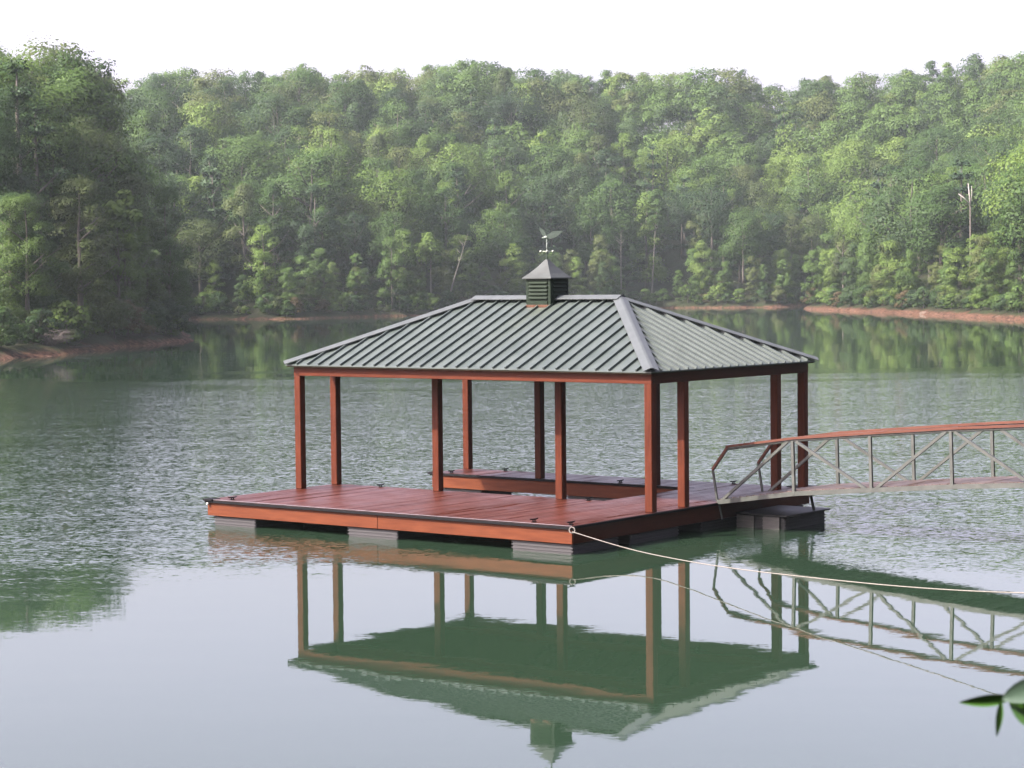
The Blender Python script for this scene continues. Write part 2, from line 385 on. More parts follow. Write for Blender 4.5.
strip('rubber_bumper', (-W-.01, IN2-.028, ft-.012), (-W2, IN2-.003, ZD+.006), M['black'])
strip('rubber_bumper', (.003, .012, ft-.012), (.03, DE, ZD-.002), M['black'])
strip('corner_plate', (-W-.03, -.05, ZD-.03), (-W+.22, .2, ZD+.012), M['black'])
strip('corner_plate', (-W-.06, IN2-.05, ZD-.03), (-W+.2, IN2+.18, ZD+.016), M['black'])
strip('corner_plate', (-.5, DE-.14, ZD-.02), (.5, DE+.3, ZD+.02), M['black'])
q = MB(); q.ball((-W+.07, -.02, ft-.055), .028); q.build('dock_light', M['white'], dock, True)
for i in range(16):
    xx = -W+.1+i*(W-.2)/15
    q = MB(); q.box((xx-.02, .08, fb+.04), (xx+.02, IN1-.07, ft)); q.build('joist', M['stain_y'], dock)
def float_(x0, x1, y0, y1, m, parent=dock, top=.185, name='float'):
    q = MB(); q.box((x0, y0, -.35), (x1, y1, top), .03)
    for zz in (.045, .105, .16):                            # moulded ribs
        if zz < top: q.box((x0-.007, y0-.007, zz-.012), (x1+.007, y1+.007, zz+.012), .003)
    return q.build(name, m, parent)
for x0, x1 in ((-8.95, -7.8), (-5.35, -4.1), (-1.4, -.05)):
    float_(x0, x1, .09, 1.5, M['float']); float_(x0, x1, 1.9, 3.5, M['float'])
for x0, x1 in ((-8.9, -7.7), (-5.35, -4.1)): float_(x0, x1, IN2+.1, DE-.1, M['pont'])
float_(-1.4, -.05, 4.3, 6.0, M['pont']); float_(-1.4, -.05, 6.5, 8.2, M['pont'])
q = MB()
def cleat(x, y):
    q = MB(); q.box((x-.035, y-.05, ZD+.001), (x+.035, y+.05, ZD+.012), .003)
    q.tube([(x, y-.03, ZD+.01), (x, y-.028, ZD+.045)], .012, 6); q.tube([(x, y+.03, ZD+.01), (x, y+.028, ZD+.045)], .012, 6)
    q.tube([(x, y-.12, ZD+.062), (x, y-.06, ZD+.052), (x, y+.06, ZD+.052), (x, y+.12, ZD+.062)], [.009, .014, .014, .009], 6)
    return q.build('cleat', M['black'], dock)
for x, y in ((-8.6, IN2+.14), (-7.88, DE-.12), (-3.96, IN2+.14), (-7.74, IN1-.14), (-8.5, .16), (-.95, .16), (-2.36, IN1-.12), (-.12, .14), (-1.8, DE-.12)): cleat(x, y)
# posts
PW = .165
for (x, y) in ((-.12, VA), (-W+.12, VA), (-.12, VB), (-3.0, VB), (-6.15, VB), (-W+.12, VB), (-.12, VC), (-3.05, VC), (-6.085, VC), (-W+.12, VC), (-.12, VD), (-W+.12, VD)):
    q = MB(); q.box((x-PW/2, y-PW/2, ZD+.002), (x+PW/2, y+PW/2, ZB+.02), .01); q.build('post', M['stain_v'], dock)
# beams around the roof and across the post rows
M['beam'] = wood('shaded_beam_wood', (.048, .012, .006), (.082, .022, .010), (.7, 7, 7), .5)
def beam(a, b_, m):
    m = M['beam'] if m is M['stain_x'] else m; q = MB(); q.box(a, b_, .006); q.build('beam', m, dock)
e0, e1 = VA-.085, VD+.085; xl, xr = -W+.035, -.035
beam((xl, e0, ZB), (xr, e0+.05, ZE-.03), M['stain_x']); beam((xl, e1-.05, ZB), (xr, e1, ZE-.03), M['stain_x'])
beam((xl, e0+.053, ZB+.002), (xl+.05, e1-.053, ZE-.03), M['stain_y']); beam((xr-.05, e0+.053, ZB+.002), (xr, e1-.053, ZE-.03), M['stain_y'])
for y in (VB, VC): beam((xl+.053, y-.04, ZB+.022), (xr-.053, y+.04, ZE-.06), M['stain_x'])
# roof
ov = .095; X0, X1, Y0, Y1 = -W-ov+.03, ov-.03, VA-.23, VD+.20
YM = (Y0+Y1)/2; HIP = 2.78; RX0, RX1 = X0+HIP, X1-HIP
def roofz(x, y):
    return ZE+(ZR-ZE)*min((x-X0)/HIP, (X1-x)/HIP, (y-Y0)/(YM-Y0), (Y1-y)/(YM-Y0))
q = MB(); t = .022
c = [(X0, Y0), (X1, Y0), (X1, Y1), (X0, Y1)]
v = [(x, y, ZE) for x, y in c]+[(RX0, YM, ZR), (RX1, YM, ZR)]+[(x, y, ZE-t) for x, y in c]+[(RX0, YM, ZR-t), (RX1, YM, ZR-t)]
q.add(v, [(0, 1, 5, 4), (1, 2, 5), (2, 3, 4, 5), (3, 0, 4), (0, 6, 7, 1), (1, 7, 8, 2), (2, 8, 9, 3), (3, 9, 6, 0)])
SH, SW = .048, .03
def seam(ax, ay, bx, by):
    a = Vector((ax, ay, roofz(ax, ay)+SH/2)); b_ = Vector((bx, by, roofz(bx, by)+SH/2))
    nrm = Vector((0, 0, 1)); q.bar(a, b_, SW, SH, nrm)
x = X0+.02
NS = 31
for i in range(NS):
    x = X0+.03+(X1-X0-.06)*i/(NS-1); k = min((x-X0)/HIP, (X1-x)/HIP, 1.0)*.985
    if k < .03: continue
    seam(x, Y0-.012, x, Y0+(YM-Y0)*k); seam(x, Y1+.012, x, Y1-(YM-Y0)*k)
NE_ = 21
for i in range(NE_):
    y = Y0+.03+(Y1-Y0-.06)*i/(NE_-1); k = min((y-Y0), (Y1-y))/(YM-Y0)*.985
    if k < .03: continue
    seam(X0-.012, y, X0+HIP*k, y); seam(X1+.012, y, X1-HIP*k, y)
roof = q.build('roof', M['roof'], dock)
q = MB(); g = t+.004
v = [(x_, y_, ZE-g) for x_, y_ in ((X0+.02, Y0+.02), (X1-.02, Y0+.02), (X1-.02, Y1-.02), (X0+.02, Y1-.02))]+[(RX0, YM, ZR-g-.01), (RX1, YM, ZR-g-.01)]
v += [(a, b_, c_-.02) for a, b_, c_ in v]
q.add(v, [(0, 1, 5, 4), (1, 2, 5), (2, 3, 4, 5), (3, 0, 4), (6, 10, 11, 7), (7, 11, 8), (8, 11, 10, 9), (9, 10, 6), (0, 6, 7, 1), (1, 7, 8, 2), (2, 8, 9, 3), (3, 9, 6, 0)])
q.build('ceiling', M['ceiling'], roof)
for i in range(9):                                         # rafters
    x = X0+HIP+(X1-X0-2*HIP)*i/8
    for ya in (Y0, Y1):
        s_ = 1 if ya == Y0 else -1
        q = MB(); q.bar((x, ya+s_*.16, ZE+.07-g-.11), (x, YM-s_*.03, ZR-g-.11), .045, .13); q.build('rafter', M['ceiling'], roof)
def cap(p, r_, wd=.17, lift=.062):                         # folded flashing: two wings and a raised back
    q = MB(); p, r_ = Vector(p), Vector(r_); d = (r_-p).normalized(); sd = d.cross(Vector((0, 0, 1))).normalized(); u = sd.cross(d)
    if u.z < 0: u = -u
    vs = []
    for c_ in (p, r_):
        for a, h_ in ((-wd, -wd*.40), (-wd*.15, 0), (wd*.15, 0), (wd, -wd*.40)):
            vs.append((c_+sd*a+u*(lift+h_+.035))[:])
        for a, h_ in ((-wd, -wd*.40), (-wd*.15, 0), (wd*.15, 0), (wd, -wd*.40)):
            vs.append((c_+sd*a+u*(lift+h_+.023))[:])
    fs = [(0, 8, 9, 1), (1, 9, 10, 2), (2, 10, 11, 3), (4, 5, 13, 12), (5, 6, 14, 13), (6, 7, 15, 14), (0, 4, 12, 8), (3, 11, 15, 7),
          (0, 1, 5, 4), (1, 2, 6, 5), (2, 3, 7, 6), (8, 12, 13, 9), (9, 13, 14, 10), (10, 14, 15, 11)]
    q.add(vs, fs); return q
def hipp(x, y, rx):
    a = Vector((x, y, ZE)); b_ = Vector((rx, YM, ZR)); d = (b_-a).normalized(); return a-d*.02, b_
for x, y, rx in ((X0, Y0, RX0), (X1, Y0, RX1), (X1, Y1, RX1), (X0, Y1, RX0)):
    a, b_ = hipp(x, y, rx); cap(a, b_, .15, .05).build('hip_cap', M['cap'], roof)
cap((RX0-.06, YM, ZR), (RX1+.06, YM, ZR), .19, .07).build('ridge_cap', M['cap'], roof)
# cupola
CX, CH = (X0+X1)/2, .30
q = MB(); zt = 4.885
q.box((CX-CH, YM-CH, 4.2), (CX+CH, YM+CH, zt-.001), .01)
for sx_ in (-1, 1):
    for sy_ in (-1, 1): q.box((CX+sx_*(CH-.02)-.035, YM+sy_*(CH-.02)-.035, 4.22), (CX+sx_*(CH-.02)+.035, YM+sy_*(CH-.02)+.035, zt-.003), .004)
cup = q.build('cupola', M['cupola'], dock)
for face in range(4):
    q = MB(); rot = Matrix.Rotation(face*math.pi/2, 4, 'Z')
    for k in range(5):
        z = 4.48+k*.078
        a = [(-.235, -CH-.045, z), (.235, -CH-.045, z), (.235, -CH-.003, z+.05), (-.235, -CH-.003, z+.05)]
        vs = a+[(p[0], p[1]+.002, p[2]-.014) for p in a]
        q.add([((rot @ Vector(p))+Vector((CX, YM, 0)))[:] for p in vs], [(0, 1, 2, 3), (7, 6, 5, 4), (0, 4, 5, 1), (1, 5, 6, 2), (2, 6, 7, 3), (3, 7, 4, 0)])
    for z0, z1 in ((4.24, 4.43), (4.845, 4.88)):
        vs = [(x_, y_, z_) for z_ in (z0, z1) for y_ in (-CH-.03, -CH-.002) for x_ in (-.24, .24)]
        q.add([((rot @ Vector(p))+Vector((CX, YM, 0)))[:] for p in vs], [(0, 2, 3, 1), (4, 5, 7, 6), (0, 1, 5, 4), (2, 6, 7, 3), (0, 4, 6, 2), (1, 3, 7, 5)])
    q.build('louvre', M['cupola'], cup)
q = MB(); prof = [(.375, zt), (.375, zt+.02), (.27, zt+.11), (.14, zt+.25), (.025, zt+.40)]
vs = []
for r_, z in prof: vs += [(CX-r_, YM-r_, z), (CX+r_, YM-r_, z), (CX+r_, YM+r_, z), (CX-r_, YM+r_, z)]
fs = [(3, 2, 1, 0), (16, 17, 18, 19)]+[(4*i+k, 4*i+(k+1) % 4, 4*i+4+(k+1) % 4, 4*i+4+k) for i in range(4) for k in range(4)]
q.add(vs, fs); q.build('cupola_roof', simple('cupola_roof_metal', (.034, .038, .036), (.044, .05, .048), 5, .6, .1, spec=.2), cup)
q = MB(); q.box((CX-CH-.012, YM-CH-.05, roofz(CX, YM-CH)-.02), (CX+CH+.012, YM-CH-.008, roofz(CX, YM-CH)+.035), .004); q.build('flashing', M['copper'], cup)
# weathervane
q = MB(); q.tube([(CX, YM, zt+.36), (CX, YM, 5.72)], .012, 8); q.ball((CX, YM, 5.44), .035); vane = q.build('weathervane', M['vane'], dock, True)
q = MB(); vd = Vector((math.cos(TH), math.sin(TH), 0)); vp = Vector((-vd.y, vd.x, 0)); c0 = Vector((CX, YM, 5.45))
for d_ in (vd, vp): q.tube([(c0-d_*.12)[:], (c0+d_*.12)[:]], .009, 6)
for d_ in (vd, -vd, vp, -vp): q.ball((c0+d_*.125)[:], .03)
q.build('direction_arms', M['vaneball'], vane, True)
q = MB(); b0 = Vector((CX, YM, 5.75))
def bp_(a, l, z): return (b0+vd*a+vp*l+Vector((0, 0, z)))
q.tube([bp_(-.10, .05, -.02)[:], bp_(-.04, .02, -.01)[:], bp_(.02, 0, 0)[:], bp_(.08, -.02, .022)[:], bp_(.12, -.03, .04)[:], bp_(.15, -.035, .03)[:]], [.012, .03, .04, .03, .02, .004], 8)
for w_, l0 in (([(.0, .03), (-.06, -.01), (-.12, .08), (-.16, .20), (-.06, .15)], .03), ([(-.03, .03), (.05, -.045), (.20, .0), (.34, .12), (.14, .115)], -.03)):
    fr = [bp_(a, l0-.016, z) for a, z in w_]; bk = [bp_(a*.97, l0+.016, z) for a, z in w_]
    q.add([p[:] for p in fr+bk], [(0, 1, 2, 3, 4), (9, 8, 7, 6, 5)]+[(i, 5+i, 5+(i+1) % 5, (i+1) % 5) for i in range(5)])
q.build('bird_figure', M['vane'], vane)

# ------------------------------------------------------------------ gangway
GV0, GV1 = 4.80, 6.50
gang = empty('gangway', (P0[0]+math.sin(TH)*GV0, P0[1]+math.cos(TH)*GV0, 0), -TH, 'grey steel truss gangway with reddish wooden rails rising to the right', 'gangway')
GW = GV1-GV0
NB = [(0, .50), (1.7, .75), (3.33, .90), (4.95, 1.04), (6.55, 1.15), (8.15, 1.24), (9.75, 1.30), (11.35, 1.34), (12.6, 1.36)]
def gz(s): return float(np.interp(s, [a for a, _ in NB], [z for _, z in NB]))
def gzt(s): return gz(s)+float(np.interp(s, [0, .25, 1.7], [.98, 1.05, 1.05]))
for side, y in ((0, 0.0), (1, GW)):
    for (a, za), (b_, zb) in zip(NB[:-1], NB[1:]):
        q = MB(); q.bar((a, y, za+.03), (b_, y, zb+.03), .05, .085); q.build('bottom_chord', M['galv'], gang)
    q = MB(); q.tube([(.0, y, .55), (-.1, y, 1.15), (.22, y, 1.555)], .027, 8); q.build('end_rail', M['galv'], gang)
    q = MB(); q.bar((-.1, y, 1.16), (.24, y, 1.60), .06, .05); 
    q.build('rail_cap', M['railwood'], gang)
    pts = [(.22, 1.585)]+[(s, gz(s)+1.05) for s, _ in NB[1:]]
    for (a, za), (b_, zb) in zip(pts[:-1], pts[1:]):
        q = MB(); q.bar((a, y, za+.03), (b_, y, zb+.03), .10, .045); q.build('rail_cap', M['railwood'], gang)
        q = MB(); q.tube([(a, y, za-.02), (b_, y, zb-.02)], .024, 8); q.build('top_chord', M['galv'], gang)
    for s, z in NB[1:]:
        q = MB(); q.bar((s, y, z), (s-.03, y, z+1.03), .055, .055, (0, 1, 0)); q.build('upright', M['galv'], gang)
    for i in range(len(NB)-1):
        (a, za), (b_, zb) = NB[i], NB[i+1]
        A_ = (a+.08, y, za+.05); B_ = (b_-.12, y, zb+1.02)
        if i % 2: A_, B_ = (a+.05, y, za+1.02), (b_-.12, y, zb+.05)
        q = MB(); q.bar(A_, B_, .052, .052, (0, 1, 0)); q.build('brace', M['galv'], gang)
q = MB()
for i in range(84):
    s0 = .02+i*.15; s1 = s0+.143
    z = gz((s0+s1)/2)+.055; q.box((s0, .03, z), (s1, GW-.03, z+.028), .003)
q.build('walking_boards', M['treads'], gang)
q = MB()
for s, z in NB: q.box((s-.025, .03, z-.02), (s+.025, GW-.03, z+.03))
q.build('cross_members', M['galv'], gang)
q = MB(); q.tube([(1.10, GW-.03, .62), (1.18, GW-.03, .285)], .03, 8); q.build('support_strut', M['galv'], gang)
q = MB(); q.tube([(.0, .05, .5), (.08, .05, .2)], .02, 8); q.build('support_strut', M['galv'], gang)
# pontoon under the gangway
pont = empty('gangway_float', (P0[0], P0[1], 0), -TH, 'low dark pontoon on the water beneath the dock end of the gangway', 'pontoon')
float_(.09, 1.16, 5.40, 6.95, M['pont'], pont, .25, 'float_body')
q = MB(); q.box((.07, 5.34, .252), (1.24, 7.02, .285), .006); q.build('float_deck', M['pont'], pont)
for x0, x1 in ((.09, .48), (.68, 1.05)):
    q = MB(); q.box((x0, 5.355, -.1), (x1, 5.39, .24), .006)
    for zz in (.05, .12, .19): q.box((x0-.005, 5.346, zz), (x1+.005, 5.357, zz+.02))
    q.build('float_panel', M['pont_sunlit'], pont)

# ------------------------------------------------------------------ mooring rope
def bez(P, n=150):
    out = []
    for i in range(n+1):
        t = i/n*(len(P)-1); k = min(int(t), len(P)-2); t -= k
        p0, p1, p2, p3 = [Vector(P[min(max(j, 0), len(P)-1)]) for j in (k-1, k, k+1, k+2)]
        out.append(.5*((2*p1)+(p2-p0)*t+(2*p0-5*p1+4*p2-p3)*t*t+(3*p1-p0-3*p2+p3)*t**3))
    return out
q = MB(); q.tube(bez([(1.03, 37.78, .42), (2.32, 36.3, .20), (3.99, 32.4, .37), (6.57, 27.7, .73), (10.0, 22.0, 1.6)], 70), .0085, 6)
q.tube([(1.03+.05*math.cos(a), 37.76+.02*math.sin(a), .45+.05*math.sin(a)) for a in np.linspace(0, 6.28, 12)], .012, 6)
tag(q.build('mooring_rope', M['rope'], None, True), 'long pale mooring rope from the near dock corner out to the right', 'rope')

# ------------------------------------------------------------------ trees
def quads(C, N, size, rng, asp=1.5):
    n = len(C); N = N/np.linalg.norm(N, axis=1, keepdims=True)
    r = rng.normal(size=(n, 3)); a = np.cross(N, r); a /= np.linalg.norm(a, axis=1, keepdims=True)+1e-9; b = np.cross(N, a)
    s = size*rng.uniform(.6, 1.35, (n, 1))
    V = np.stack([C-a*s*asp*.5, C-b*s*.5+a*s*.1, C+a*s*asp*.5, C+b*s*.5+N*s*.18], 1).reshape(-1, 3)
    return V
def crown_pts(rng, R, H, z0, n, kind):
    if kind == 'pine':
        P = []; N = []
        tiers = int((H-z0)/.9)
        for i in range(tiers):
            t = i/tiers; z = z0+(H-z0)*t; rr = R*(1-t)**.8*rng.uniform(.75, 1.1)+.15
            nb = rng.integers(5, 9); m = max(int(n*(1-t)*2/tiers/nb), 6)
            for a in rng.uniform(0, 6.28, nb):
                L = rr*rng.uniform(.7, 1.1); s = rng.uniform(.1, 1, m)**.7
                sp = rng.normal(0, .16*R/3, (m, 3))*(s[:, None]+.4)
                P.append(np.stack([np.cos(a)*L*s, np.sin(a)*L*s, z-L*s*.12+s*s*.3], 1)+sp)
                N.append(rng.normal(0, .5, (m, 3))+np.array([np.cos(a)*.4, np.sin(a)*.4, 1]))
        N = np.concatenate(N); return np.concatenate(P), N, N
    nl = {'broad': 30, 'narrow': 24, 'low': 40, 'shrub': 24}[kind]
    P = []; N = []; K = []; L = []
    for i in range(nl):
        t = rng.uniform(.04, .97)
        env = {'broad': np.sin(np.pi*min(t*.72+.2, 1))**.7, 'narrow': np.sin(np.pi*(t*.8+.14))**.8, 'low': (1-t*.85)**.5, 'shrub': np.sqrt(max(1-t*t, .05))}[kind]
        a = rng.uniform(0, 6.28); rr = R*env*rng.uniform(.3, .82)
        lr = R*(rng.uniform(.13, .32) if kind in ('low', 'shrub') else rng.choice([rng.uniform(.2, .3), rng.uniform(.34, .5)]))*(.65+.5*env)
        L.append((rr*np.cos(a), rr*np.sin(a), z0+lr*.6+(H-z0-lr*1.2)*t, lr))
    L.append((0, 0, H-R*.3, R*.32)); L = np.array(L); wgt = L[:, 3]**2; wgt = wgt/wgt.sum()
    for (x, y, z, lr), wg in zip(L, wgt):
        m = max(int(n*wg), 8); d = rng.normal(size=(m, 3)); d /= np.linalg.norm(d, axis=1, keepdims=True)
        d[:, 2] = np.where(d[:, 2] < -.35, -d[:, 2], d[:, 2])
        bump = 1+.22*np.sin(d[:, 0]*6+x*3)*np.cos(d[:, 1]*5+y*2+z)
        rad_ = lr*rng.uniform(.62, 1.16, m)*bump
        P.append(np.array([x, y, z])+d*rad_[:, None]*np.array([1, 1, .82])); N.append(d*1.1+rng.normal(0, .22, (m, 3))+np.array([0, 0, .2]))
        cc = P[-1]-np.array([0, 0, (z0+H)*.5]); cc /= np.linalg.norm(cc, axis=1, keepdims=True)+1e-6; K.append(d*.65+cc*.5)
    return np.concatenate(P), np.concatenate(N), np.concatenate(K)
def add_normals(me, K):
    K = K/(np.linalg.norm(K, axis=1, keepdims=True)+1e-6)
    at = me.attributes.new('clump_normal', 'FLOAT_VECTOR', 'FACE'); at.data.foreach_set('vector', K.astype(np.float32).ravel()); return me
def crown_mesh(name, rng, R, H, z0, n, leaf, kind, m_):
    P, N, K = crown_pts(rng, R, H, z0, n, kind); V = quads(P, N, leaf, rng)
    return add_normals(npmesh(name, V, np.arange(len(V)).reshape(-1, 4), [m_]), K)
def trunk_mesh(name, rng, R, H, z0, m_, r0=None, lean=0):
    q = MB(); r0 = r0 or .018*H+.03; k = 7
    pts = [(lean*H*(i/k)+rng.normal(0, .05)*i/k*R*.5, rng.normal(0, .05)*i/k*R*.5, -.6+(H*.9+.6)*i/k) for i in range(k+1)]
    q.tube(pts, [r0*(1.25 if i == 0 else 1)*(1-.85*i/k) for i in range(k+1)], 7)
    for i in range(6):
        t = rng.uniform(.35, .8); z = z0*.6+(H-z0*.6)*t*.85; a = rng.uniform(0, 6.28); L = R*rng.uniform(.45, .8)
        px = lean*z
        q.tube([(px, 0, z), (px+math.cos(a)*L*.5, math.sin(a)*L*.5, z+L*.35), (px+math.cos(a)*L, math.sin(a)*L, z+L*.8)], [r0*.35, r0*.22, r0*.08], 5)
    me = bpy.data.meshes.new(name); me.from_pydata(q.v, [], q.f); me.materials.append(m_); me.polygons.foreach_set('use_smooth', [True]*len(q.f)); me.update(); return me
# library of shapes: reference tree 10 m tall
def lib(kind, cnt, n, leaf, R, z0, seed, bark='bark', H=10.):
    out = []
    for i in range(cnt):
        rng = np.random.default_rng(seed+i)
        r = R*rng.uniform(.9, 1.12)
        mm = M['needle'] if kind == 'pine' else LEAF['mid green']
        out.append((crown_mesh('crown', rng, r, H, z0, n, leaf, kind, mm), trunk_mesh('trunk', rng, r, H, z0, M[bark])))
    return out
# far woods are scaled about x1.7, headland about x1.9: leaf faces are given for the 10 m tree
FAR = {'broad': lib('broad', 7, 7800, .13, 3.2, 1.8, 100), 'narrow': lib('narrow', 4, 6000, .125, 2.1, 1.2, 200), 'low': lib('low', 5, 7500, .13, 3.0, .0, 300), 'pine': lib('pine', 3, 3800, .17, 2.0, 1.2, 400)}
NEAR = {'broad': lib('broad', 4, 22000, .078, 2.8, 1.6, 500), 'narrow': lib('narrow', 3, 17000, .075, 2.1, 1.0, 600), 'low': lib('low', 3, 20000, .078, 3.0, .0, 700), 'pine': lib('pine', 2, 12000, .088, 2.0, 1.0, 800)}
SHR = lib('shrub', 5, 1500, .30, 3.8, .0, 900, H=6.)

def ximg(X, Y): return 512+F_*X/Y
def sample(x0, x1, y0, y1, step, rng):
    out = []
    for yy in np.arange(y0, y1, step):
        for xx in np.arange(x0, x1, step):
            out.append((xx+rng.uniform(-.42, .42)*step, yy+rng.uniform(-.42, .42)*step))
    return np.array(out)
rng = np.random.default_rng(11)
Pn = sample(-70, -10, 130, 262, 6.0, rng)                   # headland on the left
Pf = sample(-140, 150, 235, 590, 7.7, rng)
trees = []
for P, zone in ((Pn, 'near'), (Pf, 'far')):
    d = sdist(P[:, 0], P[:, 1]); xi = ximg(P[:, 0], P[:, 1]); g = ground(P[:, 0], P[:, 1])
    for (X, Y), dd, x_, z in zip(P, d, xi, g):
        if dd < 1.2 or x_ < -90 or x_ > 1110: continue
        nearz = (Y < 262 and x_ < 230)
        if nearz != (zone == 'near'): continue
        if zone == 'near' and (dd > 48 or x_ < -45): continue
        if zone == 'far' and (dd > 128 or (x_ < 130 and Y < 340 and False)): continue
        trees.append(dict(X=X, Y=Y, d=dd, x=x_, z=float(z), zone=zone))
for t in trees:
    r = rng.random(); edge = t['d'] < 7
    if t['zone'] == 'near':
        t['kind'] = 'low' if edge else rng.choice(['broad', 'narrow', 'broad', 'pine'], p=[.45, .2, .25, .1])
        t['H'] = (rng.uniform(8, 14) if edge else rng.uniform(16, 23) if t['x'] < 130 else rng.uniform(13, 22))*(float(np.interp(t['x'], [60, 130, 190], [1.10, 1.08, 1.0])))
        if t['H'] < 7: t['H'] = 7
    else:
        t['kind'] = ('low' if rng.random() < .75 else 'narrow') if edge else rng.choice(['broad', 'narrow', 'pine', 'low'], p=[.58, .22, .08, .12])
        t['H'] = rng.uniform(8, 13) if edge else rng.uniform(13.5, 21.5)
    right = t['x'] > 795
    tones = ['mid green', 'dark green', 'yellow-green', 'olive green', 'russet']
    p = [.42, .24, .22, .12, 0]
    if right: p = [.46, .10, .34, .10, 0]
    if t['zone'] == 'near': p = [.36, .05, .42, .17, 0]
    if not edge and t['d'] > 60: p = [.44, .27, .15, .14, 0]
    if t['zone'] == 'near' and t['d'] > 10:
        ty = float(np.interp(t['x'], [95, 125, 155, 185, 215], [33, 72, 128, 190, 230]))
        hm = (290-ty)/F_*t['Y']+CAM_H-t['z']-.3; t['H'] = min(max(t['H'], hm-rng.uniform(0, 5)) if t['x'] < 110 else t['H'], hm)
    if t['zone'] == 'far':
        ty = float(np.interp(t['x'], SKX, SKY_))-rng.uniform(-3, 9)
        t['H'] = min(t['H'], max((285-.0099*(t['x']-512)-ty)/F_*t['Y']+CAM_H-t['z'], 7))
    t['tone'] = str(rng.choice(tones, p=p)); t['rz'] = rng.uniform(0, 6.28); t['v'] = int(rng.integers(0, 100)); t['wx'] = rng.uniform(.85, 1.2)
    t['score'] = t['H']/t['Y']*(1.0 if t['d'] < 30 else .8)*(1 if -20 < t['x'] < 1044 else .3)
    # crown hardly seen if a row in front stands taller: hill slope keeps the tops in view
for i in range(2, 31):                                       # a closed fringe of bushy young trees along the water
    a_, b__ = S_[i], S_[i+1]; L_ = np.linalg.norm(b__-a_); nr = np.array([-(b__-a_)[1], (b__-a_)[0]])/L_
    for s__ in np.arange(0, L_, 4.2):
        p_ = a_+(b__-a_)*(s__+rng.uniform(-1.5, 1.5))/L_; off = rng.uniform(3.5, 9)
        for sg in (1, -1):
            pp = p_+nr*off*sg
            if sdist(pp[:1], pp[1:])[0] > 3: break
        else: continue
        xi = ximg(*pp)
        if xi < -60 or xi > 1090: continue
        nearz = pp[1] < 262 and xi < 230
        trees.append(dict(X=float(pp[0]), Y=float(pp[1]), d=5., x=float(xi), z=float(ground(pp[:1], pp[1:])[0]), zone='near' if nearz else 'far', kind='low', H=float(rng.uniform(5, 10)),
                          tone=str(rng.choice(['mid green', 'dark green', 'yellow-green', 'olive green'], p=[.45, .15, .25, .15])), rz=rng.uniform(0, 6.28), v=int(rng.integers(0, 100)), wx=rng.uniform(.95, 1.3), score=7/float(pp[1])))
trees = [t for t in trees if not (abs(t['x']-968) < 34 and t['d'] < 13 and t['H'] > 10.5 and t['Y'] < 320)]
trees.sort(key=lambda t: -t['score'])
leafy = [t for t in trees if t['kind'] != 'pine']; pines = [t for t in trees if t['kind'] == 'pine']
indiv = leafy[:296]; rest = leafy[296:]
print('TREES', len(trees), 'leafy', len(leafy), 'pines', len(pines), 'rest', len(rest))

def col_phrase(x):
    for lim, s in ((60, 'at the far left'), (130, 'on the left headland'), (215, 'near the headland tip'), (300, 'right of the headland'), (400, 'above the left roof slope'), (500, 'left of the weathervane'),
                   (600, 'behind the cupola'), (700, 'above the right roof slope'), (800, 'by the far cove'), (880, 'right of the cove'), (960, 'mid right shore')):
        if x < lim: return s
    return 'at the far right'
def row_phrase(d, zone):
    if d < 8: return 'at the waterline'
    if d < 25: return 'behind shore trees'
    if d < 55: return 'low on the slope'
    if d < 90: return 'halfway up the slope'
    return 'near the ridge'
ORD = ['first', 'second', 'third', 'fourth', 'fifth', 'sixth', 'seventh', 'eighth', 'ninth', 'tenth']+['%dth' % i for i in range(11, 60)]
SHAPE = {'broad': 'rounded', 'narrow': 'slim', 'low': 'bushy', 'pine': 'conical'}
def name_cells(lst, noun):
    cells = {}
    for t in lst: cells.setdefault((col_phrase(t['x']), row_phrase(t['d'], t['zone']), t['tone'], t['kind']), []).append(t)
    for (c, r, tn, k), L in cells.items():
        L.sort(key=lambda t: t['x'])
        for i, t in enumerate(L):
            o = '' if len(L) == 1 else (', leftmost' if i == 0 else ', rightmost' if i == len(L)-1 else ', %s from left' % ORD[i])
            t['label'] = f"{tn} {SHAPE.get(k, '')} {noun} {r}, {c}{o}".replace('  ', ' ')
name_cells(indiv, 'tree'); 
for t in pines: t['tone'] = 'dark'
name_cells(pines, 'pine')
def place(t, name, cat, group):
    L = (NEAR if t['zone'] == 'near' else FAR)[t['kind']]; cm, tm = L[t['v'] % len(L)]
    s = t['H']/10.
    root = empty(name, (t['X'], t['Y'], t['z']-.1), t['rz'], t['label'], cat, group); root.scale = (s*t['wx'], s*t['wx'], s)
    c = link('crown', cm, root); tr = link('trunk', tm, root)
    if t['kind'] != 'pine':
        c.material_slots[0].link = 'OBJECT'; c.material_slots[0].material = LEAF[t['tone']]
    return root
for t in indiv: place(t, 'broadleaf_tree', 'tree', 'leafy trees on the wooded shores')
for t in pines: place(t, 'pine_tree', 'pine tree', 'pines among the wooded shores')
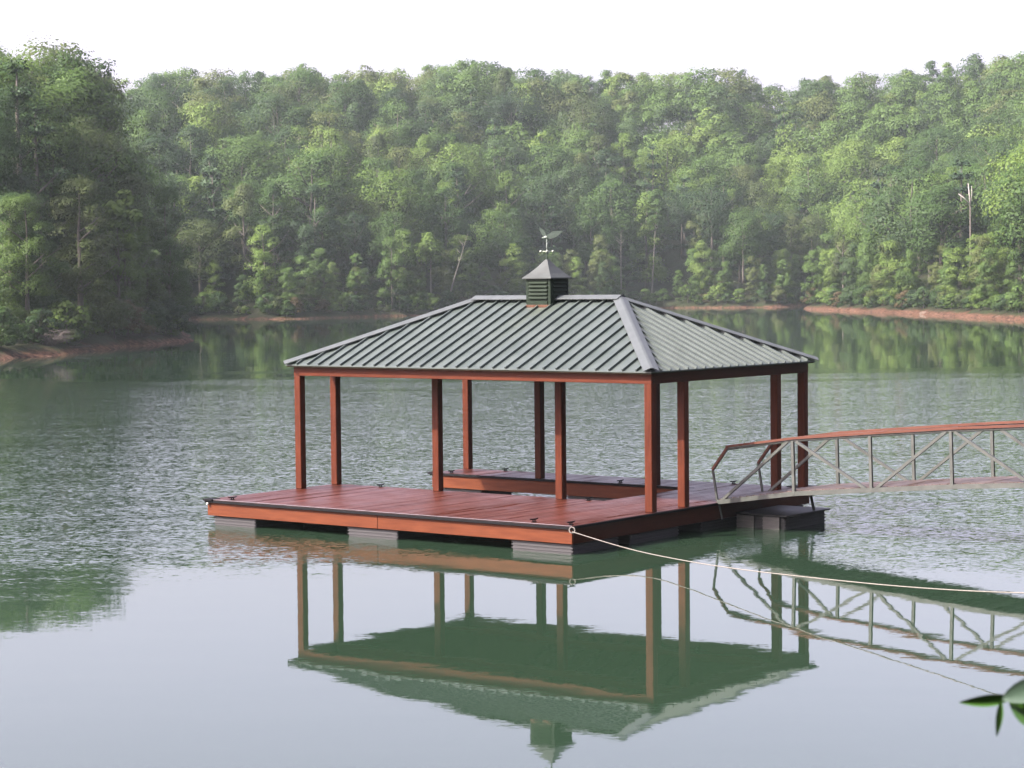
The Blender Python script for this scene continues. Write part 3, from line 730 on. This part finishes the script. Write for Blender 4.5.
# the rest of the wood in one mesh
Vs = []; Ms = []; Ks = []; keys = list(LEAF)
cache = {}
for t in rest:
    L = FAR[t['kind']]; cm = L[t['v'] % len(L)][0]
    if cm.name not in cache:
        a = np.empty(len(cm.vertices)*3, np.float32); cm.vertices.foreach_get('co', a); kk = np.empty(len(cm.polygons)*3, np.float32); cm.attributes['clump_normal'].data.foreach_get('vector', kk)
        cache[cm.name] = (a.reshape(-1, 4, 3), kk.reshape(-1, 3))
    A_, K_ = cache[cm.name]
    if t['d'] > 40: A_ = A_[::2]; K_ = K_[::2]
    s = t['H']/10.; k = 1.32 if t['d'] > 40 else 1.0
    mid = A_.mean(1, keepdims=True); A_ = mid+(A_-mid)*k
    c_, s_ = math.cos(t['rz']), math.sin(t['rz'])
    B_ = np.stack([(A_[..., 0]*c_-A_[..., 1]*s_)*s*t['wx']+t['X'], (A_[..., 0]*s_+A_[..., 1]*c_)*s*t['wx']+t['Y'], A_[..., 2]*s+t['z']-.1], -1)
    Ks.append(np.stack([K_[:, 0]*c_-K_[:, 1]*s_, K_[:, 0]*s_+K_[:, 1]*c_, K_[:, 2]], 1))
    Vs.append(B_.reshape(-1, 3)); Ms.append(np.full(len(A_), keys.index(t['tone'])))
if Vs:
    V = np.concatenate(Vs); o = link('woodland', add_normals(npmesh('woodland', V, np.arange(len(V)).reshape(-1, 4), [LEAF[k] for k in keys], np.concatenate(Ms)), np.concatenate(Ks)))
    tag(o, 'mass of further leafy trees filling the wooded hillside behind the lake', 'woodland', kind='stuff'); print('STUFF quads', len(V)//4)

# unseen near-shore wood added behind and beside the viewpoint to block sky light
Vs = []; rg = np.random.default_rng(5)
for i in range(64):
    a = i/63; X, Y = ((-45+a*2*62, -8-6*rg.random()) if a < .5 else (19+(a-.5)*2*32, 10+(a-.5)*2*62))
    X += rg.uniform(0, 8); Y -= rg.uniform(0, 8)
    if sdist([X], [Y])[0] < 4: continue
    cm = FAR['low' if i % 3 else 'broad'][i % 5][0]; A_ = np.empty(len(cm.vertices)*3, np.float32); cm.vertices.foreach_get('co', A_); A_ = A_.reshape(-1, 3)
    s = rg.uniform(1.5, 2.1); Vs.append(A_*s+np.array([X, Y, float(ground([X], [Y])[0])]))
V = np.concatenate(Vs); tag(link('sky_blocking_wood', npmesh('sky_blocking_wood', V, np.arange(len(V)).reshape(-1, 4), [LEAF['dark green']])), 'dark leafy wood on the near shore behind the viewpoint', 'woodland', kind='stuff')

# shrubs along the waterline
rng = np.random.default_rng(21); shr = []
for i in range(2, 31):
    a, b_ = S_[i], S_[i+1]; L = np.linalg.norm(b_-a); nrm = np.array([-(b_-a)[1], (b_-a)[0]])/L
    for s in np.arange(0, L, 2.4):
        p = a+(b_-a)*(s+rng.uniform(-1, 1))/L
        off = rng.uniform(1.3, 2.6) if i < 20 else rng.uniform(1.5, 3.0)
        for sg in (1, -1):
            pp = p+nrm*off*sg
            if sdist(pp[:1], pp[1:])[0] > 1.2: break
        else: continue
        xi = ximg(*pp)
        if xi < -20 or xi > 1050 or rng.random() < .12: continue
        if 10 < i < 12 or (8 <= i <= 11): continue
        H = rng.uniform(1.2, 3.8)
        shr.append(dict(X=pp[0], Y=pp[1], x=xi, H=H, tone=str(rng.choice(keys, p=[.34, .22, .24, .12, .08])), rz=rng.uniform(0, 6.28), v=int(rng.integers(0, 5)), z=float(ground(pp[:1], pp[1:])[0])))
cells = {}
for t in shr: cells.setdefault((col_phrase(t['x']), t['tone'], t['H'] > 2.4), []).append(t)
for (c, tn, big), L in cells.items():
    L.sort(key=lambda t: t['x'])
    for i, t in enumerate(L):
        o_ = '' if len(L) == 1 else (', leftmost' if i == 0 else ', rightmost' if i == len(L)-1 else ', %s from left' % ORD[min(i, 9)])
        lab = f"{'tall' if big else 'low'} {tn} shrub on the bank {c}{o_}"
        root = empty('shrub', (t['X'], t['Y'], t['z']-.15), t['rz'], lab, 'shrub', 'shrubs along the clay banks'); s = t['H']/6.; root.scale = (s*1.1, s*1.1, s)
        cm, tm = SHR[t['v']]; c_ = link('foliage', cm, root); link('stem', tm, root)
        c_.material_slots[0].link = 'OBJECT'; c_.material_slots[0].material = LEAF[tn]

def inland(x, Yd, dmin):
    for k in range(200):
        X = (x-512)/F_*Yd
        if sdist([X], [Yd])[0] > dmin: break
        Yd += .3
    return X, Yd, float(ground([X], [Yd])[0])
# trees that stand out: pale bare trunks seen in front of the wood
def bare(x, Yd, H, lean, label, crownR=2.2, tone='yellow-green', r0=.16, m_='palebark'):
    X, Yd, z = inland(x, Yd, 3.0); rg = np.random.default_rng(int(x))
    root = empty('bare_trunk_tree', (X, Yd, z), 0, label, 'tree', None)
    t_ = link('trunk', trunk_mesh('trunk', rg, 1.6, H, H*.6, M[m_], r0, lean), root)
    if crownR:
        cm = crown_mesh('crown', rg, crownR, H+1.5, H*.62, 1800, .28, 'broad', LEAF[tone])
        cm.transform(Matrix.Translation((lean*H*.85, 0, 0))); link('crown', cm, root)
bare(432, 349, 11, 0.0, 'tree with straight pale trunk and yellow-green crown above the left roof slope', 2.6)
bare(446, 352, 13, .30, 'thin bare trunk leaning right just above the left roof slope', 0)
bare(622, 407, 15, .0, 'tall grey bare trunk right of the cupola in the far woods', 0)
bare(652, 424, 20, .06, 'tall slightly leaning pale trunk in the far woods above right roof slope', 2.4, 'mid green', .2)
bare(128, 172, 11, -.02, 'dark upright trunk showing between bushes on the left headland', 1.8, 'yellow-green', .16, 'bark')
# white forked dead tree on the right shore
X, Yd, z = inland(970, 282, 9.0)
dt = empty('dead_tree', (X, Yd, z), 0, 'bleached white forked snag among the crowns of the right shore', 'dead tree')
zt_ = CAM_H+(281-207)/F_*Yd-z
q = MB(); q.tube([(0, 0, -.5), (.15, 0, zt_*.5), (.1, 0, zt_)], [.2, .15, .11], 7); q.build('trunk', M['bark'], dt, True)
q = MB(); q.tube([(.1, 0, zt_), (.0, 0, zt_+1.6), (-.2, 0, zt_+3.3)], [.12, .10, .05], 7)
q.tube([(.08, 0, zt_+.3), (-.9, 0, zt_+1.3), (-1.6, 0, zt_+1.8)], [.10, .09, .04], 6); q.tube([(.1, 0, zt_+.1), (.35, 0, zt_+1.8), (.3, 0, zt_+2.9)], [.08, .06, .03], 6)
q.build('broken_limbs', M['deadwood'], dt, True)
# dead brush, driftwood and rocks on the banks
def brush(x, Yd, R, label, n=150):
    X, Yd, z = inland(x, Yd, 1.0); rg = random.Random(int(x)); q = MB()
    for i in range(n):
        a = rg.uniform(0, 6.28); L = R*rg.uniform(.5, 1.1); e = rg.uniform(.15, 1.1)
        p1 = (math.cos(a)*L*.6, math.sin(a)*L*.6, L*.55*e); p2 = (math.cos(a+.3)*L, math.sin(a+.3)*L, L*.6*e)
        q.tube([(rg.uniform(-.3, .3), rg.uniform(-.3, .3), -.1), p1, p2], [.022, .014, .006], 4)
    o = q.build('dead_brush', M['twig']); o.location = (X, Yd, z); tag(o, label, 'dead brush')
brush(50, 153.5, 1.9, 'tangled grey dead brush on the left headland bank, left of two')
brush(142, 181, 1.5, 'smaller grey dead brush near the tip of the left headland')
def log(x, Yd, L, ang, label):
    X, Yd, z = inland(x, Yd, 1.2)
    q = MB(); q.tube([(-L/2, 0, .0), (0, .05, .06), (L/2, 0, .16)], [.10, .09, .04], 7); q.tube([(L*.1, 0, .14), (L*.3, .2, .55)], [.05, .015], 5)
    o = q.build('driftwood_log', M['twig'], None, True); o.location = (X, Yd, z); o.rotation_euler = (0, 0, ang); tag(o, label, 'driftwood')
log(70, 154.2, 3.2, .4, 'grey driftwood log lying on the red bank of the left headland')
RK = [(842, 352), (925, 304), (1000, 264)]
for i, (x, Yd) in enumerate(RK):
    rg = np.random.default_rng(i+50); X = (x-512)/F_*Yd
    for k in range(40):
        if sdist([X], [Yd])[0] > .9: break
        Yd += .4; X = (x-512)/F_*Yd
    z = float(ground([X], [Yd])[0]); bm = bmesh.new(); bmesh.ops.create_icosphere(bm, subdivisions=2, radius=.5)
    for v_ in bm.verts:
        v_.co *= 1+.25*math.sin(v_.co.x*7+i)*math.cos(v_.co.y*6+i*2)+rg.uniform(-.08, .08); v_.co.z *= .6; v_.co.x *= 1.3
    me = bpy.data.meshes.new('rock'); bm.to_mesh(me); bm.free(); me.materials.append(M['rock'])
    o = link('rock', me); o.location = (X, Yd, z-.02); s = float(rg.uniform(.6, 1.0)); o.scale = (s, s, s)
    tag(o, 'pale tan rock on the right shore clay bank, %s from the left' % ORD[i], 'rock', 'rocks on the right shore bank')

# ------------------------------------------------------------------ leafy branch close to the camera, lower right corner
br = empty('leafy_branch', (.694, 3.05, CAM_H-.592), 0, 'blurred green leafy branch tip poking in at the lower right corner', 'branch')
LM, n_, b__ = mat('near_leaf_green'); tcv = mapping(n_, (8, 8, 8))
n_.links.new(ramp(n_, noise(n_, tcv, 2.), [(.3, (.035, .10, .012)), (.7, (.058, .145, .022))]), b__.inputs['Base Color']); b__.inputs['Roughness'].default_value = .45
def leaf(p, d, L, wd, droop, m_=None, tilt=.3):
    p = Vector(p); d = Vector(d).normalized(); sd = (d.cross(Vector((0, 1, 0)))+Vector((0, tilt, 0))).normalized(); q = MB(); n = 8; vs = []
    for i in range(n+1):
        t = i/n; c_ = p+d*L*t+Vector((0, 0, -droop*t*t*L)); w_ = wd*math.sin(math.pi*min(t*.96+.02, 1))**.8*(1-.35*t)
        for a, h_ in ((-1, .25), (0, 0), (1, .25)): vs.append((c_+sd*a*w_*.5+Vector((0, -h_*w_, 0)))[:])
        for a, h_ in ((-1, .25), (0, 0), (1, .25)): vs.append((c_+sd*a*w_*.5+Vector((0, -h_*w_+.0008, 0)))[:])
    fs = []
    for i in range(n):
        for k in range(2):
            a = i*6+k; fs.append((a, a+6, a+7, a+1)); fs.append((a+3, a+4, a+10, a+9))
    q.add(vs, fs); return q.build('leaf', m_ or LM, br, True)
q = MB(); q.tube(bez([(-.002, .0, .0), (.04, .01, .008), (.12, .02, .0), (.3, -.05, -.25), (.38, -.1, -1.2)], 16), [.0015+.0006*i for i in range(17)], 6); q.build('stem', M['bark'], br, True)
LG = simple('near_leaf_underside', (.03, .055, .035), (.05, .08, .055), 12, .45)
leaf((.012, 0, -.001), (-1, 0, -.12), .066, .020, -.03)
leaf((-.003, -.004, -.004), (-.12, 0, -1), .045, .012, -.0)
leaf((-.002, -.006, -.002), (1, .1, .42), .085, .036, .15, LG)
leaf((.008, .002, -.002), (.75, .1, -.62), .075, .040, -.1)
leaf((.02, .004, -.004), (1, .1, .0), .07, .03, .1)
for i in range(8):
    rg = random.Random(i); leaf((.07+i*.035, .02, .0-.02*i), (rg.uniform(-.2, 1), rg.uniform(-.4, .4), rg.uniform(-1, 1)), .09, .038, .2)

br.scale = (1.15, 1.15, 1.15)
# ------------------------------------------------------------------ haze
def haze_box():
    m = bpy.data.materials.new('summer_haze'); m.use_nodes = True; n = m.node_tree
    n.nodes.remove(n.nodes['Principled BSDF']); v_ = nd(n, 'ShaderNodeVolumePrincipled')
    v_.inputs['Color'].default_value = (.80, .94, .95, 1); v_.inputs['Density'].default_value = HAZE; v_.inputs['Anisotropy'].default_value = .2
    n.links.new(v_.outputs[0], n.nodes['Material Output'].inputs['Volume'])
    q = MB(); q.box((-450, -80, -4), (450, 750, 78)); tag(q.build('haze', m), kind='stuff')
HAZE = .00012
haze_box()
